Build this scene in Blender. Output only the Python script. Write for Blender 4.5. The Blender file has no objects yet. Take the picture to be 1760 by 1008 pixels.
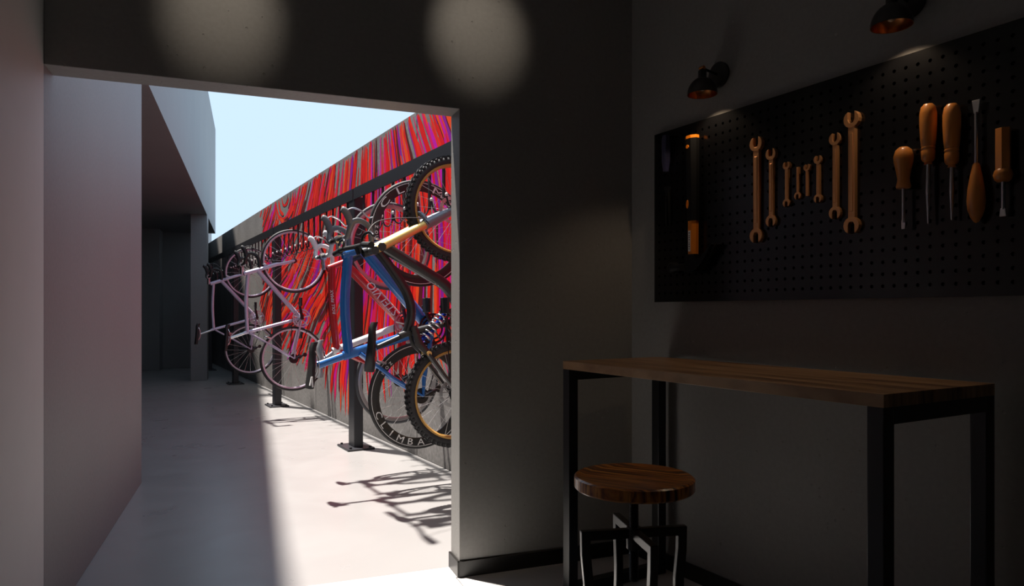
import bpy, bmesh, math, random
from mathutils import Vector, Matrix
random.seed(7)
S = bpy.context.scene
COL = S.collection
R = math.radians

# ------------------------------------------------------------------ camera, sky, sun, exposure
CAM_H = 1.10
cam_d = bpy.data.cameras.new('camera'); cam = bpy.data.objects.new('camera', cam_d); COL.objects.link(cam)
cam.location = (0, 0, CAM_H); cam.rotation_euler = (R(90), 0, 0)
cam_d.sensor_fit = 'HORIZONTAL'; cam_d.sensor_width = 36.0
cam_d.lens = 1210.0 / 1760.0 * 36.0
cam_d.shift_y = 33.0 / 1760.0
cam_d.clip_start = 0.02
S.camera = cam
S.view_settings.view_transform = 'Standard'; S.view_settings.look = 'None'
S.view_settings.gamma = 1.0; S.view_settings.use_curve_mapping = False
S.view_settings.exposure = 0.4

w = bpy.data.worlds.new('sky'); S.world = w; w.use_nodes = True
bg = w.node_tree.nodes['Background']
bg.inputs[0].default_value = (0.51, 0.67, 0.84, 1); bg.inputs[1].default_value = 1.0

SUN_EL = R(75.2)
sun_dir = Vector((0.873 * math.cos(SUN_EL), -0.488 * math.cos(SUN_EL), -math.sin(SUN_EL)))
sd = bpy.data.lights.new('sun_offscreen', 'SUN'); sd.energy = 9.8; sd.angle = R(1.6); sd.color = (1.0, 0.92, 0.84)
so = bpy.data.objects.new('sun_offscreen', sd); COL.objects.link(so); so.location = (-3, 6, 9)
so.rotation_euler = sun_dir.to_track_quat('-Z', 'Y').to_euler()

# ------------------------------------------------------------------ frames of reference of the place
U = Vector((-0.50555, 0.86279, 0))          # along the long right-hand wall, away from the camera
N = Vector((0.86279, 0.50555, 0))           # into that wall
C0 = Vector((0.5353, 3.2384, 0))            # inner corner of the room
RW = math.atan2(-U.y, -U.x)                 # local X runs along the wall to the right, local Y into it
def W(s, d, h): return C0 - U * s - N * d + Vector((0, 0, h))
FW = Vector((0.9335, 0.3586, 0)); FP = Vector((-0.3586, 0.9335, 0))
J0 = Vector((-0.2181, 2.9227, 0))           # room-side corner of the right door jamb
RF = math.atan2(FW.y, FW.x)
def F(t, p, h): return J0 + FW * t + FP * p + Vector((0, 0, h))
LB = Vector((-0.3479, 0.9375, 0)); LN = Vector((-0.9375, -0.3479, 0))   # along / into the passage building
L0 = F(-1.473, 0, 0)
RL = math.atan2(LB.y, LB.x)                 # local X along building, local Y into it (-> left)
def LP(t, p, h): return L0 + LB * t + LN * p + Vector((0, 0, h))
WT = 0.126                                  # door wall thickness
DOOR_H = 1.945
T_L = -1.473

# ------------------------------------------------------------------ materials
MATS = {}
def new_mat(name):
    m = bpy.data.materials.new(name); m.use_nodes = True
    nt = m.node_tree; b = nt.nodes['Principled BSDF']
    return m, nt, b
def simple(name, col, rough=0.5, metal=0.0, bump=0.0, bscale=200, spec=0.5, var=0.0, vscale=8, coat=0.0):
    if name in MATS: return MATS[name]
    m, nt, b = new_mat(name)
    b.inputs['Base Color'].default_value = (*col, 1); b.inputs['Roughness'].default_value = rough
    b.inputs['Metallic'].default_value = metal; b.inputs['Specular IOR Level'].default_value = spec
    b.inputs['Coat Weight'].default_value = coat; b.inputs['Coat Roughness'].default_value = 0.08
    tc = nt.nodes.new('ShaderNodeTexCoord')
    nz = nt.nodes.new('ShaderNodeTexNoise'); nz.inputs['Scale'].default_value = vscale; nz.inputs['Detail'].default_value = 4
    nt.links.new(tc.outputs['Object'], nz.inputs['Vector'])
    v = var if var else 0.04
    mx = nt.nodes.new('ShaderNodeMix'); mx.data_type = 'RGBA'
    mx.inputs[6].default_value = (*[c * (1 - v) for c in col], 1); mx.inputs[7].default_value = (*[min(1, c * (1 + v)) for c in col], 1)
    nt.links.new(nz.outputs[0], mx.inputs[0]); nt.links.new(mx.outputs[2], b.inputs['Base Color'])
    if bump:
        n2 = nt.nodes.new('ShaderNodeTexNoise'); n2.inputs['Scale'].default_value = bscale
        nt.links.new(tc.outputs['Object'], n2.inputs['Vector'])
        bp = nt.nodes.new('ShaderNodeBump'); bp.inputs['Strength'].default_value = bump; bp.inputs['Distance'].default_value = 0.002
        nt.links.new(n2.outputs[0], bp.inputs['Height']); nt.links.new(bp.outputs[0], b.inputs['Normal'])
    MATS[name] = m; return m

def ramp(nt, stops):
    r = nt.nodes.new('ShaderNodeValToRGB'); e = r.color_ramp.elements
    while len(e) < len(stops): e.new(0.5)
    for i, (p, c) in enumerate(stops):
        e[i].position = p; e[i].color = (*c, 1) if len(c) == 3 else c
    return r

def concrete(name, c0, c1, rough=0.6, pits=True, cloud=1.2, pit_scale=24, pit_th=0.10, coarse=False):
    m, nt, b = new_mat(name); L = nt.links.new
    tc = nt.nodes.new('ShaderNodeTexCoord'); V = tc.outputs['Object']
    nz = nt.nodes.new('ShaderNodeTexNoise'); nz.inputs['Scale'].default_value = cloud; nz.inputs['Detail'].default_value = 8; nz.inputs['Roughness'].default_value = 0.6
    L(V, nz.inputs['Vector'])
    rp = ramp(nt, [(0.3, c0), (0.7, c1)]); L(nz.outputs[0], rp.inputs[0])
    fine = nt.nodes.new('ShaderNodeTexNoise'); fine.inputs['Scale'].default_value = 60 if not coarse else 35; fine.inputs['Detail'].default_value = 6
    L(V, fine.inputs['Vector'])
    mul = nt.nodes.new('ShaderNodeMix'); mul.data_type = 'RGBA'; mul.blend_type = 'MULTIPLY'; mul.inputs[0].default_value = 0.25 if not coarse else 0.75
    L(rp.outputs[0], mul.inputs[6]); L(fine.outputs[0], mul.inputs[7])
    br = nt.nodes.new('ShaderNodeBrightContrast'); br.inputs['Bright'].default_value = 0.0; L(mul.outputs[2], br.inputs[0])
    out_col = br.outputs[0]
    b.inputs['Roughness'].default_value = rough
    hgt = nt.nodes.new('ShaderNodeMath'); hgt.operation = 'MULTIPLY'; hgt.inputs[1].default_value = 0.06 if not coarse else 0.4
    L(fine.outputs[0], hgt.inputs[0]); height = hgt.outputs[0]
    if pits:
        # scattered air-bubble pits: voronoi cells, only some of them kept
        vo = nt.nodes.new('ShaderNodeTexVoronoi'); vo.inputs['Scale'].default_value = pit_scale; vo.inputs['Randomness'].default_value = 1.0
        L(V, vo.inputs['Vector'])
        sep = nt.nodes.new('ShaderNodeSeparateColor'); L(vo.outputs['Color'], sep.inputs[0])
        rad = nt.nodes.new('ShaderNodeMapRange'); rad.inputs[1].default_value = 0.45; rad.inputs[2].default_value = 1.0
        rad.inputs[3].default_value = 0.0; rad.inputs[4].default_value = pit_th; L(sep.outputs[0], rad.inputs[0])
        q = nt.nodes.new('ShaderNodeMath'); q.operation = 'SUBTRACT'; L(rad.outputs[0], q.inputs[0]); L(vo.outputs['Distance'], q.inputs[1])
        dp = nt.nodes.new('ShaderNodeMapRange'); dp.interpolation_type = 'SMOOTHSTEP'; dp.inputs[1].default_value = 0.0; dp.inputs[2].default_value = 0.09
        dp.inputs[3].default_value = 0.0; dp.inputs[4].default_value = 1.6; L(q.outputs[0], dp.inputs[0])
        sb = nt.nodes.new('ShaderNodeMath'); sb.operation = 'SUBTRACT'; L(height, sb.inputs[0]); L(dp.outputs[0], sb.inputs[1]); height = sb.outputs[0]
    L(out_col, b.inputs['Base Color'])
    bp = nt.nodes.new('ShaderNodeBump'); bp.inputs['Strength'].default_value = 0.5; bp.inputs['Distance'].default_value = 0.004
    L(height, bp.inputs['Height']); L(bp.outputs[0], b.inputs['Normal'])
    return m

def wood(name, cols, axis='X', stretch=14, scale=2.4, dist=1.2, rough=0.45, fine=0.35, coat=0.0):
    m, nt, b = new_mat(name); L = nt.links.new
    tc = nt.nodes.new('ShaderNodeTexCoord'); mp = nt.nodes.new('ShaderNodeMapping')
    sc = [stretch] * 3; sc['XYZ'.index(axis)] = 1.0; sc[2] = 2.0
    mp.inputs['Scale'].default_value = sc; L(tc.outputs['Object'], mp.inputs['Vector'])
    nz = nt.nodes.new('ShaderNodeTexNoise'); nz.inputs['Scale'].default_value = scale; nz.inputs['Detail'].default_value = 6
    nz.inputs['Distortion'].default_value = dist; nz.inputs['Roughness'].default_value = 0.6; L(mp.outputs[0], nz.inputs['Vector'])
    rp = ramp(nt, cols); L(nz.outputs[0], rp.inputs[0])
    mp2 = nt.nodes.new('ShaderNodeMapping'); sc2 = [stretch * 8] * 3; sc2['XYZ'.index(axis)] = 3.0; sc2[2] = 4.0; mp2.inputs['Scale'].default_value = sc2
    L(tc.outputs['Object'], mp2.inputs['Vector'])
    n2 = nt.nodes.new('ShaderNodeTexNoise'); n2.inputs['Scale'].default_value = 3; n2.inputs['Detail'].default_value = 4; L(mp2.outputs[0], n2.inputs['Vector'])
    rp2 = ramp(nt, [(0.35, (0.35, 0.3, 0.26)), (0.55, (1, 1, 1))]); L(n2.outputs[0], rp2.inputs[0])
    mul = nt.nodes.new('ShaderNodeMix'); mul.data_type = 'RGBA'; mul.blend_type = 'MULTIPLY'; mul.inputs[0].default_value = fine
    L(rp.outputs[0], mul.inputs[6]); L(rp2.outputs[0], mul.inputs[7]); L(mul.outputs[2], b.inputs['Base Color'])
    b.inputs['Roughness'].default_value = rough; b.inputs['Coat Weight'].default_value = coat; b.inputs['Coat Roughness'].default_value = 0.2
    bp = nt.nodes.new('ShaderNodeBump'); bp.inputs['Strength'].default_value = 0.15; bp.inputs['Distance'].default_value = 0.002
    L(nz.outputs[0], bp.inputs['Height']); L(bp.outputs[0], b.inputs['Normal'])
    return m

M_CONC = concrete('concrete_plaster', (0.27, 0.263, 0.252), (0.325, 0.316, 0.302), 0.5, pit_scale=34, pit_th=0.20)
M_MURALWALL = concrete('raw_concrete', (0.26, 0.25, 0.245), (0.42, 0.405, 0.395), 0.75, pits=False, cloud=1.6, coarse=True)
M_PASSAGE = concrete('passage_render', (0.235, 0.235, 0.238), (0.265, 0.265, 0.268), 0.55, pits=False, cloud=0.8)
M_WHITE = simple('pale_plaster', (0.55, 0.55, 0.54), 0.6, bump=0.05, bscale=80)
M_BLACKTRIM = simple('black_skirting', (0.012, 0.011, 0.010), 0.35)
M_STEEL = simple('black_powder_coat', (0.007, 0.007, 0.0075), 0.30)
M_RACK = simple('rack_dark_steel', (0.016, 0.017, 0.022), 0.42)
M_BLACK = simple('black_rubber', (0.014, 0.014, 0.015), 0.55)
M_TYRE = simple('tyre_rubber', (0.022, 0.022, 0.024), 0.6)
M_GREYTYRE = simple('grey_tyre_rubber', (0.075, 0.078, 0.085), 0.6)
M_CHROME = simple('chrome', (0.75, 0.75, 0.77), 0.18, 1.0)
M_SILVER = simple('brushed_silver', (0.62, 0.62, 0.64), 0.3, 1.0)
M_DARKMETAL = simple('dark_metal', (0.06, 0.06, 0.065), 0.3, 0.9)
M_LILAC = simple('lilac_paint', (0.60, 0.57, 0.74), 0.28, 0.15, coat=0.5)
M_LILACRIM = simple('lilac_rim', (0.60, 0.57, 0.68), 0.3, 0.3)
M_BLUE = simple('blue_paint', (0.022, 0.16, 0.52), 0.22, 0.1, coat=0.8)
M_BLUEL = simple('pale_blue_fork', (0.18, 0.24, 0.52), 0.25, 0.1, coat=0.6)
M_RED = simple('red_paint', (0.55, 0.02, 0.02), 0.25, coat=0.7)
M_WHITEP = simple('white_paint', (0.80, 0.80, 0.80), 0.3, coat=0.4)
M_CARBON = simple('black_carbon', (0.020, 0.020, 0.021), 0.3, coat=0.4)
M_GREYP = simple('grey_fork_lower', (0.22, 0.24, 0.28), 0.3, 0.4)
M_GOLD = simple('gold_stanchion', (0.95, 0.66, 0.24), 0.32, 0.85)
M_AMBER = simple('amber_rim', (0.50, 0.28, 0.07), 0.35, 0.3)
M_LETTER = simple('white_lettering', (0.85, 0.85, 0.85), 0.4)
M_SPOKE = simple('spoke_steel', (0.70, 0.70, 0.72), 0.3, 0.6)
M_GREYSADDLE = simple('grey_saddle', (0.30, 0.31, 0.33), 0.5)
M_WHITEHOOD = simple('pale_grey_hood', (0.62, 0.63, 0.66), 0.5)
M_GREYHOOD = simple('grey_hood_rubber', (0.13, 0.13, 0.14), 0.45)
M_BLUEANO = simple('blue_anodised', (0.02, 0.06, 0.45), 0.25, 0.8)
M_PEG = simple('pegboard_black', (0.004, 0.004, 0.0045), 0.19, spec=0.5)
M_WRENCH = simple('copper_wrench', (0.80, 0.40, 0.17), 0.33, 0.75)
M_ORANGEH = simple('orange_handle', (0.72, 0.27, 0.055), 0.33, coat=0.4)
M_ORANGE = simple('orange_plastic', (0.90, 0.25, 0.01), 0.4)
M_GRIP = simple('black_grip', (0.004, 0.004, 0.0045), 0.6, spec=0.2)
M_NAVY = simple('navy_plastic', (0.030, 0.030, 0.075), 0.35)
M_HAMMER = simple('forged_black_steel', (0.004, 0.004, 0.004), 0.5, 0.0, bump=0.2, bscale=150, spec=0.25)
M_LAMP = simple('lamp_charcoal', (0.035, 0.033, 0.031), 0.38, 0.2)
M_COPPER = simple('polished_copper', (0.80, 0.33, 0.10), 0.22, 1.0)
M_FRAMEW = simple('fixture_white', (0.7, 0.7, 0.7), 0.4)
M_TOP = wood('oak_top', [(0.34, (0.085, 0.040, 0.016)), (0.44, (0.22, 0.115, 0.052)), (0.54, (0.33, 0.19, 0.092)), (0.68, (0.43, 0.28, 0.155))], 'X', 13, 1.5, 0.7, 0.38, 0.40)
M_SEAT = wood('teak_seat', [(0.38, (0.020, 0.004, 0.001)), (0.45, (0.15, 0.036, 0.005)), (0.52, (0.42, 0.13, 0.014)), (0.63, (0.66, 0.28, 0.040))], 'X', 24, 3.0, 0.7, 0.30, 0.8, 0.25)

def floor_mat(name, c0, c1, r0, r1, bumps):
    m, nt, b = new_mat(name); L = nt.links.new
    tc = nt.nodes.new('ShaderNodeTexCoord')
    nz = nt.nodes.new('ShaderNodeTexNoise'); nz.inputs['Scale'].default_value = 1.1; nz.inputs['Detail'].default_value = 8; nz.inputs['Distortion'].default_value = 0.6
    L(tc.outputs['Object'], nz.inputs['Vector'])
    rp = ramp(nt, [(0.3, c0), (0.7, c1)]); L(nz.outputs[0], rp.inputs[0]); L(rp.outputs[0], b.inputs['Base Color'])
    n2 = nt.nodes.new('ShaderNodeTexNoise'); n2.inputs['Scale'].default_value = 3.0; n2.inputs['Detail'].default_value = 7; n2.inputs['Distortion'].default_value = 1.0
    L(tc.outputs['Object'], n2.inputs['Vector'])
    mr = nt.nodes.new('ShaderNodeMapRange'); mr.inputs[1].default_value = 0.3; mr.inputs[2].default_value = 0.7; mr.inputs[3].default_value = r0; mr.inputs[4].default_value = r1
    L(n2.outputs[0], mr.inputs[0]); L(mr.outputs[0], b.inputs['Roughness'])
    bp = nt.nodes.new('ShaderNodeBump'); bp.inputs['Strength'].default_value = bumps; bp.inputs['Distance'].default_value = 0.02
    L(n2.outputs[0], bp.inputs['Height']); L(bp.outputs[0], b.inputs['Normal'])
    return m
M_FLOOROUT = floor_mat('polished_concrete', (0.255, 0.252, 0.252), (0.275, 0.272, 0.272), 0.27, 0.36, 0.015)
M_FLOORIN = floor_mat('white_terrazzo', (0.62, 0.61, 0.60), (0.68, 0.67, 0.66), 0.3, 0.45, 0.03)

# ------------------------------------------------------------------ mesh builders
class MB:
    def __init__(self): self.v = []; self.f = []; self.mi = []
    def add(self, vs, fs, mi=0, M=None):
        o = len(self.v)
        self.v += [tuple(M @ Vector(p)) if M else tuple(p) for p in vs]
        self.f += [tuple(i + o for i in f) for f in fs]; self.mi += [mi] * len(fs)
        return self
    def box(self, x0, x1, y0, y1, z0, z1, mi=0, M=None):
        vs = [(x, y, z) for x in (x0, x1) for y in (y0, y1) for z in (z0, z1)]
        fs = [(0, 1, 3, 2), (4, 6, 7, 5), (0, 4, 5, 1), (2, 3, 7, 6), (0, 2, 6, 4), (1, 5, 7, 3)]
        return self.add(vs, fs, mi, M)
    def tube(self, pts, r, n=10, mi=0, flat=None, up=None, caps=True, M=None):
        pts = [Vector(p) for p in pts]; k = len(pts)
        rs = r if isinstance(r, (list, tuple)) else [r] * k
        tans = []
        for i in range(k):
            a = pts[max(i - 1, 0)]; b = pts[min(i + 1, k - 1)]
            tans.append((b - a).normalized())
        ref = Vector(up) if up else (Vector((0, 1, 0)) if abs(tans[0].y) < 0.9 else Vector((1, 0, 0)))
        vs = []; fs = []
        nrm = (ref - tans[0] * ref.dot(tans[0])).normalized()
        for i in range(k):
            nrm = (nrm - tans[i] * nrm.dot(tans[i])).normalized(); bn = tans[i].cross(nrm)
            fx, fy = flat if flat else (1, 1)
            for j in range(n):
                a = 2 * math.pi * (j + 0.5) / n
                vs.append(pts[i] + nrm * (math.cos(a) * rs[i] * fx) + bn * (math.sin(a) * rs[i] * fy))
        for i in range(k - 1):
            for j in range(n):
                fs.append((i * n + j, i * n + (j + 1) % n, (i + 1) * n + (j + 1) % n, (i + 1) * n + j))
        if caps:
            fs.append(tuple(range(n - 1, -1, -1))); fs.append(tuple((k - 1) * n + j for j in range(n)))
        return self.add(vs, fs, mi, M)
    def lathe(self, prof, n=32, axis='Z', mi=0, M=None, closed=False, a0=0.0):
        vs = []; fs = []; k = len(prof)
        for i in range(n):
            a = 2 * math.pi * i / n + a0; ca, sa = math.cos(a), math.sin(a)
            for (r, z) in prof:
                vs.append({'Z': (r * ca, r * sa, z), 'Y': (r * ca, z, r * sa), 'X': (z, r * ca, r * sa)}[axis])
        m = k if closed else k - 1
        for i in range(n):
            i2 = (i + 1) % n
            for j in range(m):
                j2 = (j + 1) % k
                q = (i * k + j, i2 * k + j, i2 * k + j2, i * k + j2)
                if prof[j][0] < 1e-6: q = (i * k + j, i2 * k + j2, i * k + j2)
                elif prof[j2][0] < 1e-6: q = (i * k + j, i2 * k + j, i * k + j2)
                fs.append(q)
        return self.add(vs, fs, mi, M)
    def prism(self, poly, y0, y1, mi=0, M=None):      # polygon in XZ, extruded along Y
        n = len(poly); vs = [(x, y0, z) for x, z in poly] + [(x, y1, z) for x, z in poly]
        fs = [tuple(range(n)), tuple(range(2 * n - 1, n - 1, -1))]
        fs += [(i, n + i, n + (i + 1) % n, (i + 1) % n) for i in range(n)]
        return self.add(vs, fs, mi, M)
    def mesh(self, name, mats, smooth=None, bevel=0.0, segs=2):
        me = bpy.data.meshes.new(name); me.from_pydata(self.v, [], self.f)
        for m in (mats if isinstance(mats, (list, tuple)) else [mats]): me.materials.append(m)
        for p, i in zip(me.polygons, self.mi): p.material_index = i
        bm = bmesh.new(); bm.from_mesh(me)
        bmesh.ops.recalc_face_normals(bm, faces=bm.faces)
        if bevel:
            es = [e for e in bm.edges if len(e.link_faces) == 2 and e.calc_face_angle(0) > R(25)]
            bmesh.ops.bevel(bm, geom=es, offset=bevel, segments=segs, profile=0.6, affect='EDGES', clamp_overlap=True)
        if smooth is not None:
            for f in bm.faces: f.smooth = True
            for e in bm.edges: e.smooth = not (len(e.link_faces) == 2 and e.calc_face_angle(0) > R(smooth))
        bm.to_mesh(me); bm.free()
        return me

def obj(name, data, parent=None, loc=None, rot=None, kind=None):
    o = bpy.data.objects.new(name, data); COL.objects.link(o)
    if parent: o.parent = parent
    if loc is not None: o.location = loc
    if rot is not None: o.rotation_euler = rot
    if kind: o['kind'] = kind
    return o
def thing(name, label, cat, loc=(0, 0, 0), rot=(0, 0, 0), group=None, data=None):
    o = obj(name, data, None, loc, rot); o['label'] = label; o['category'] = cat
    if group: o['group'] = group
    return o
def catmull(pts, k=6):
    P = [Vector(p) for p in pts]; out = []
    for i in range(len(P) - 1):
        a = P[max(i - 1, 0)]; b = P[i]; c = P[i + 1]; d = P[min(i + 2, len(P) - 1)]
        for j in range(k):
            t = j / k
            out.append(0.5 * ((2 * b) + (c - a) * t + (2 * a - 5 * b + 4 * c - d) * t * t + (3 * b - a - 3 * c + d) * t ** 3))
    out.append(P[-1]); return out
def text_mesh(txt, size, depth=0.0004, shear=0.0):
    cu = bpy.data.curves.new('t', 'FONT'); cu.body = txt; cu.size = size; cu.extrude = depth; cu.align_x = 'LEFT'; cu.resolution_u = 2; cu.shear = shear
    o = bpy.data.objects.new('t', cu); COL.objects.link(o)
    dg = bpy.context.evaluated_depsgraph_get(); dg.update()
    me = bpy.data.meshes.new_from_object(o.evaluated_get(dg))
    bpy.data.objects.remove(o); return me

# ------------------------------------------------------------------ the setting: room shell
CEIL = 2.90
def structure(name, me, parent=None, loc=None, rot=None):
    return obj(name, me, parent, loc, rot, 'structure')
# door wall, one slab with the doorway cut out (local X along it, local Y outward)
poly = [(0, 0), (0.93, 0), (0.93, CEIL), (T_L, CEIL), (T_L, DOOR_H), (0, DOOR_H)]
structure('wall_front', MB().prism(poly, 0, WT).mesh('wall_front', M_CONC, bevel=0.003), None, J0, (0, 0, RF))
# right wall of the room
structure('wall_right', MB().box(-0.10, 5.6, 0, 0.15, 0, CEIL).mesh('wall_right', M_CONC), None, C0, (0, 0, RW))
# left wall, flush with the left side of the doorway, soft rounded arris
mb = MB().box(-4.9, 0.0, 0, 0.14, 0, CEIL)
structure('wall_left', mb.mesh('wall_left', M_WHITE), None, L0, (0, 0, RL))
a = LP(-4.85, 0, 0); b_ = W(5.5, 0, 0); v = (b_ - a); ln = v.length
structure('wall_back', MB().box(0, ln, -0.14, 0, 0, CEIL).mesh('wall_back', M_CONC), None, a, (0, 0, math.atan2(v.y, v.x)))
hull = [F(T_L - 0.14, WT, 0), F(0.93, WT, 0), W(5.6, -0.15, 0), LP(-4.9, 0.14, 0)]
def slab(name, pts, z0, z1, m):
    n = len(pts); vs = [(p.x, p.y, z0) for p in pts] + [(p.x, p.y, z1) for p in pts]
    fs = [tuple(range(n)), tuple(range(2 * n - 1, n - 1, -1))] + [(i, (i + 1) % n, n + (i + 1) % n, n + i) for i in range(n)]
    return MB().add(vs, fs).mesh(name, m)
structure('ceiling', slab('ceiling', hull, CEIL, CEIL + 0.12, M_FRAMEW))
# inner floor: screed with large slabs on it, threshold strip in the doorway
fl = structure('floor', slab('floor', [F(T_L - 0.05, 0.0, 0), F(0.86, 0.0, 0), W(5.55, 0.0, 0), LP(-4.88, 0.0, 0)], -0.12, -0.022, M_FLOORIN))
thr = obj('threshold', MB().box(T_L, 0, 0.002, WT, -0.03, 0.0).mesh('threshold', M_FLOORIN, bevel=0.002), fl, J0, (0, 0, RF))
G = 0.004; TW = 0.9; TL = 0.62
tile_me = MB().box(G / 2, TW - G / 2, -TL + G / 2, -G / 2, -0.022, 0.0).mesh('floor_tile', M_FLOORIN, bevel=0.0015, segs=1)
def inside_room(p):
    return (p - C0).dot(N) < 0.3 and (p - L0).dot(LN) < 0.35 and p.y > -3.2
cnt = 0
for j in range(10):
    for i in range(-3, 8):
        c = F(T_L + i * TW + TW / 2 + 0.56, -j * TL - TL / 2, 0)
        x0 = T_L + 0.56 + i * TW
        if inside_room(c):
            # trim tiles against the walls by building cut ones where needed
            corners = [F(x0, -j * TL, 0), F(x0 + TW, -j * TL, 0), F(x0, -(j + 1) * TL, 0), F(x0 + TW, -(j + 1) * TL, 0)]
            if all((q - C0).dot(N) < -0.005 and (q - L0).dot(LN) < -0.005 for q in corners):
                obj('floor_tile', tile_me, fl, F(x0, -j * TL, 0), (0, 0, RF))
            else:
                bm = bmesh.new(); bm.from_mesh(tile_me)
                M = Matrix.Translation(F(x0, -j * TL, 0)) @ Matrix.Rotation(RF, 4, 'Z'); Mi = M.inverted()
                for pt, nn in ((C0 - N * 0.002, N), (L0 - LN * 0.002, LN)):
                    bmesh.ops.bisect_plane(bm, geom=bm.verts[:] + bm.edges[:] + bm.faces[:], plane_co=Mi @ pt, plane_no=(Mi.to_3x3() @ nn), clear_outer=True)
                if len(bm.verts) > 3:
                    me = bpy.data.meshes.new('floor_tile'); bm.to_mesh(me); me.materials.clear(); me.materials.append(M_FLOORIN)
                    obj('floor_tile', me, fl, F(x0, -j * TL, 0), (0, 0, RF))
                bm.free()
# skirting boards
BH = 0.066; BT = 0.010
structure('baseboard_front', MB().box(-BT, 0.80, -BT, 0, 0, BH).box(-BT, 0, -BT, WT + 0.004, 0, BH).mesh('baseboard_front', M_BLACKTRIM, bevel=0.001, segs=1), None, J0, (0, 0, RF))
structure('baseboard_right', MB().box(0.0, 5.4, -BT, 0.0, 0, BH).mesh('baseboard_right', M_BLACKTRIM, bevel=0.001, segs=1), None, C0, (0, 0, RW))

# ------------------------------------------------------------------ outside: ground, mural wall, passage building
structure('floor_outside', MB().box(-22, 4, -0.35, 30, -0.1, -0.002).mesh('floor_outside', M_FLOOROUT), None, F(0, WT + 0.35, 0), (0, 0, RF))
MW_H = 2.64
mw = structure('wall_mural', MB().box(-19.0, -0.10, 0.014, 0.22, 0, MW_H).mesh('wall_mural', M_MURALWALL), None, C0, (0, 0, RW))
PJ = [-19.0, -17.05, -14.15, -11.25, -8.33, -5.42, -2.50, -0.10]
for x0, x1 in zip(PJ[:-1], PJ[1:]):
    obj('concrete_panel', MB().box(x0 + 0.006, x1 - 0.006, 0.0, 0.016, 0.0, MW_H + 0.001).mesh('concrete_panel', M_MURALWALL, bevel=0.003, segs=1), mw)
# passage building: face wall, lintel band, pillar, dark interior
TP = 2.29       # end of near panel, measured along the building from the left jamb
T_P1 = 9.55; T_P2 = 9.95; T_END = 12.45
SOF = 2.67; TOPB = 4.75; BTH = 0.24
pb = MB()
pb.box(0.001, TP, 0, BTH, 0, TOPB).box(TP, T_END, 0, BTH, SOF, TOPB).box(T_P1, T_P2, 0, BTH, 0, SOF)
pb.box(T_END, T_END + 6.0, 0.36, 3.0, 0, TOPB).box(T_END - 0.5, T_END + 8.0, 0.95, 3.0, 0, 6.6)  # unseen blocks added behind the building to cast shade on the far mural wall
structure('wall_passage', pb.mesh('wall_passage', M_PASSAGE), None, L0, (0, 0, RL))
dk = MB().box(TP - 1.6, 14.5, 10.0, 10.15, 0, TOPB).box(TP - 1.6, 14.5, BTH, 10.0, SOF + 0.0, SOF + 0.3).box(TP - 1.7, TP - 1.6, BTH, 10.1, 0, SOF + 0.3).box(14.4, 14.5, BTH, 10.1, 0, SOF + 0.3)
structure('wall_passage_inner', dk.mesh('wall_passage_inner', M_PASSAGE), None, L0, (0, 0, RL))

# the painted mural: brush strokes following the painted flow, as flat paint on the wall
FLOW = [(-2.58, 2.49, 0.55, -0.84), (-2.19, 2.4, 0.57, -0.82), (-2.82, 2.54, 0.24, -0.97), (-3.52, 2.48, 0.0, -1.0), (-4.2, 2.44, -0.27, -0.96), (-5.25, 2.43, -0.59, -0.81), (-6.02, 2.33, -0.78, -0.62), (-5.02, 1.77, -0.61, -0.79), (-6.31, 1.72, -0.85, -0.53), (-6.94, 1.57, -0.97, -0.26), (-5.49, 1.34, -0.92, -0.4), (-5.02, 1.08, -0.87, -0.48), (-6.62, 1.04, -0.97, -0.26), (-4.59, 0.9, -0.83, -0.56), (-4.75, 0.72, -0.76, -0.65), (-5.02, 0.39, -0.33, -0.94), (-4.43, 0.32, 0.0, -1.0), (-5.37, 0.63, -0.67, -0.75), (-6.62, 0.71, -0.85, -0.53), (-3.37, 0.78, 0.15, -0.99), (-2.95, 0.7, 0.22, -0.98), (-3.52, 0.31, 0.35, -0.94), (-3.76, 1.3, -0.24, -0.97), (-3.71, 1.03, -0.42, -0.91), (-2.95, 1.09, -0.26, -0.96), (-2.09, 1.0, 0.0, -1.0), (-1.99, 0.8, 0.59, -0.81), (-2.58, 1.49, -0.1, -0.99), (-2.24, 1.99, 0.27, -0.96), (-3.37, 1.9, -0.06, -1.0), (-8.48, 1.95, -0.92, -0.39), (-7.97, 1.41, -0.83, -0.55), (-8.13, 0.91, -0.59, -0.81), (-4.2, 0.63, -0.31, -0.95), (-4.02, 1.86, -0.25, -0.97)]   # (along wall, height, direction) read off the painting
def flow(s, v):
    ax = az = 0.0
    for (a, b, dx, dz) in FLOW:
        d2 = ((s - a) / 1.6) ** 2 + (v - b) ** 2
        wgt = 1.0 / (d2 + 0.004) ** 1.6
        ax += dx * wgt; az += dz * wgt
    l = math.hypot(ax, az); ax /= l; az /= l
    # painted swirl near the top left of the mural
    ex, ez = (s + 6.95) / 1.7, v - 2.62
    rr = math.hypot(ex, ez)
    k = max(0.0, min(1.0, (0.42 - rr) / 0.12))
    if k > 0:
        tx, tz = ez * 1.7, -ex
        l = math.hypot(tx, tz) + 1e-6; tx /= l; tz /= l
        if ex < 0: pass
        ax = ax * (1 - k) - tx * k * (1 if True else -1); az = az * (1 - k) - tz * k
        l = math.hypot(ax, az) + 1e-6; ax /= l; az /= l
    ax += 0.05 * math.sin(s * 2.1 + v * 3.0) * (0.3 if s > -4.5 else 1.0)
    l = math.hypot(ax, az); return ax / l, az / l
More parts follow.
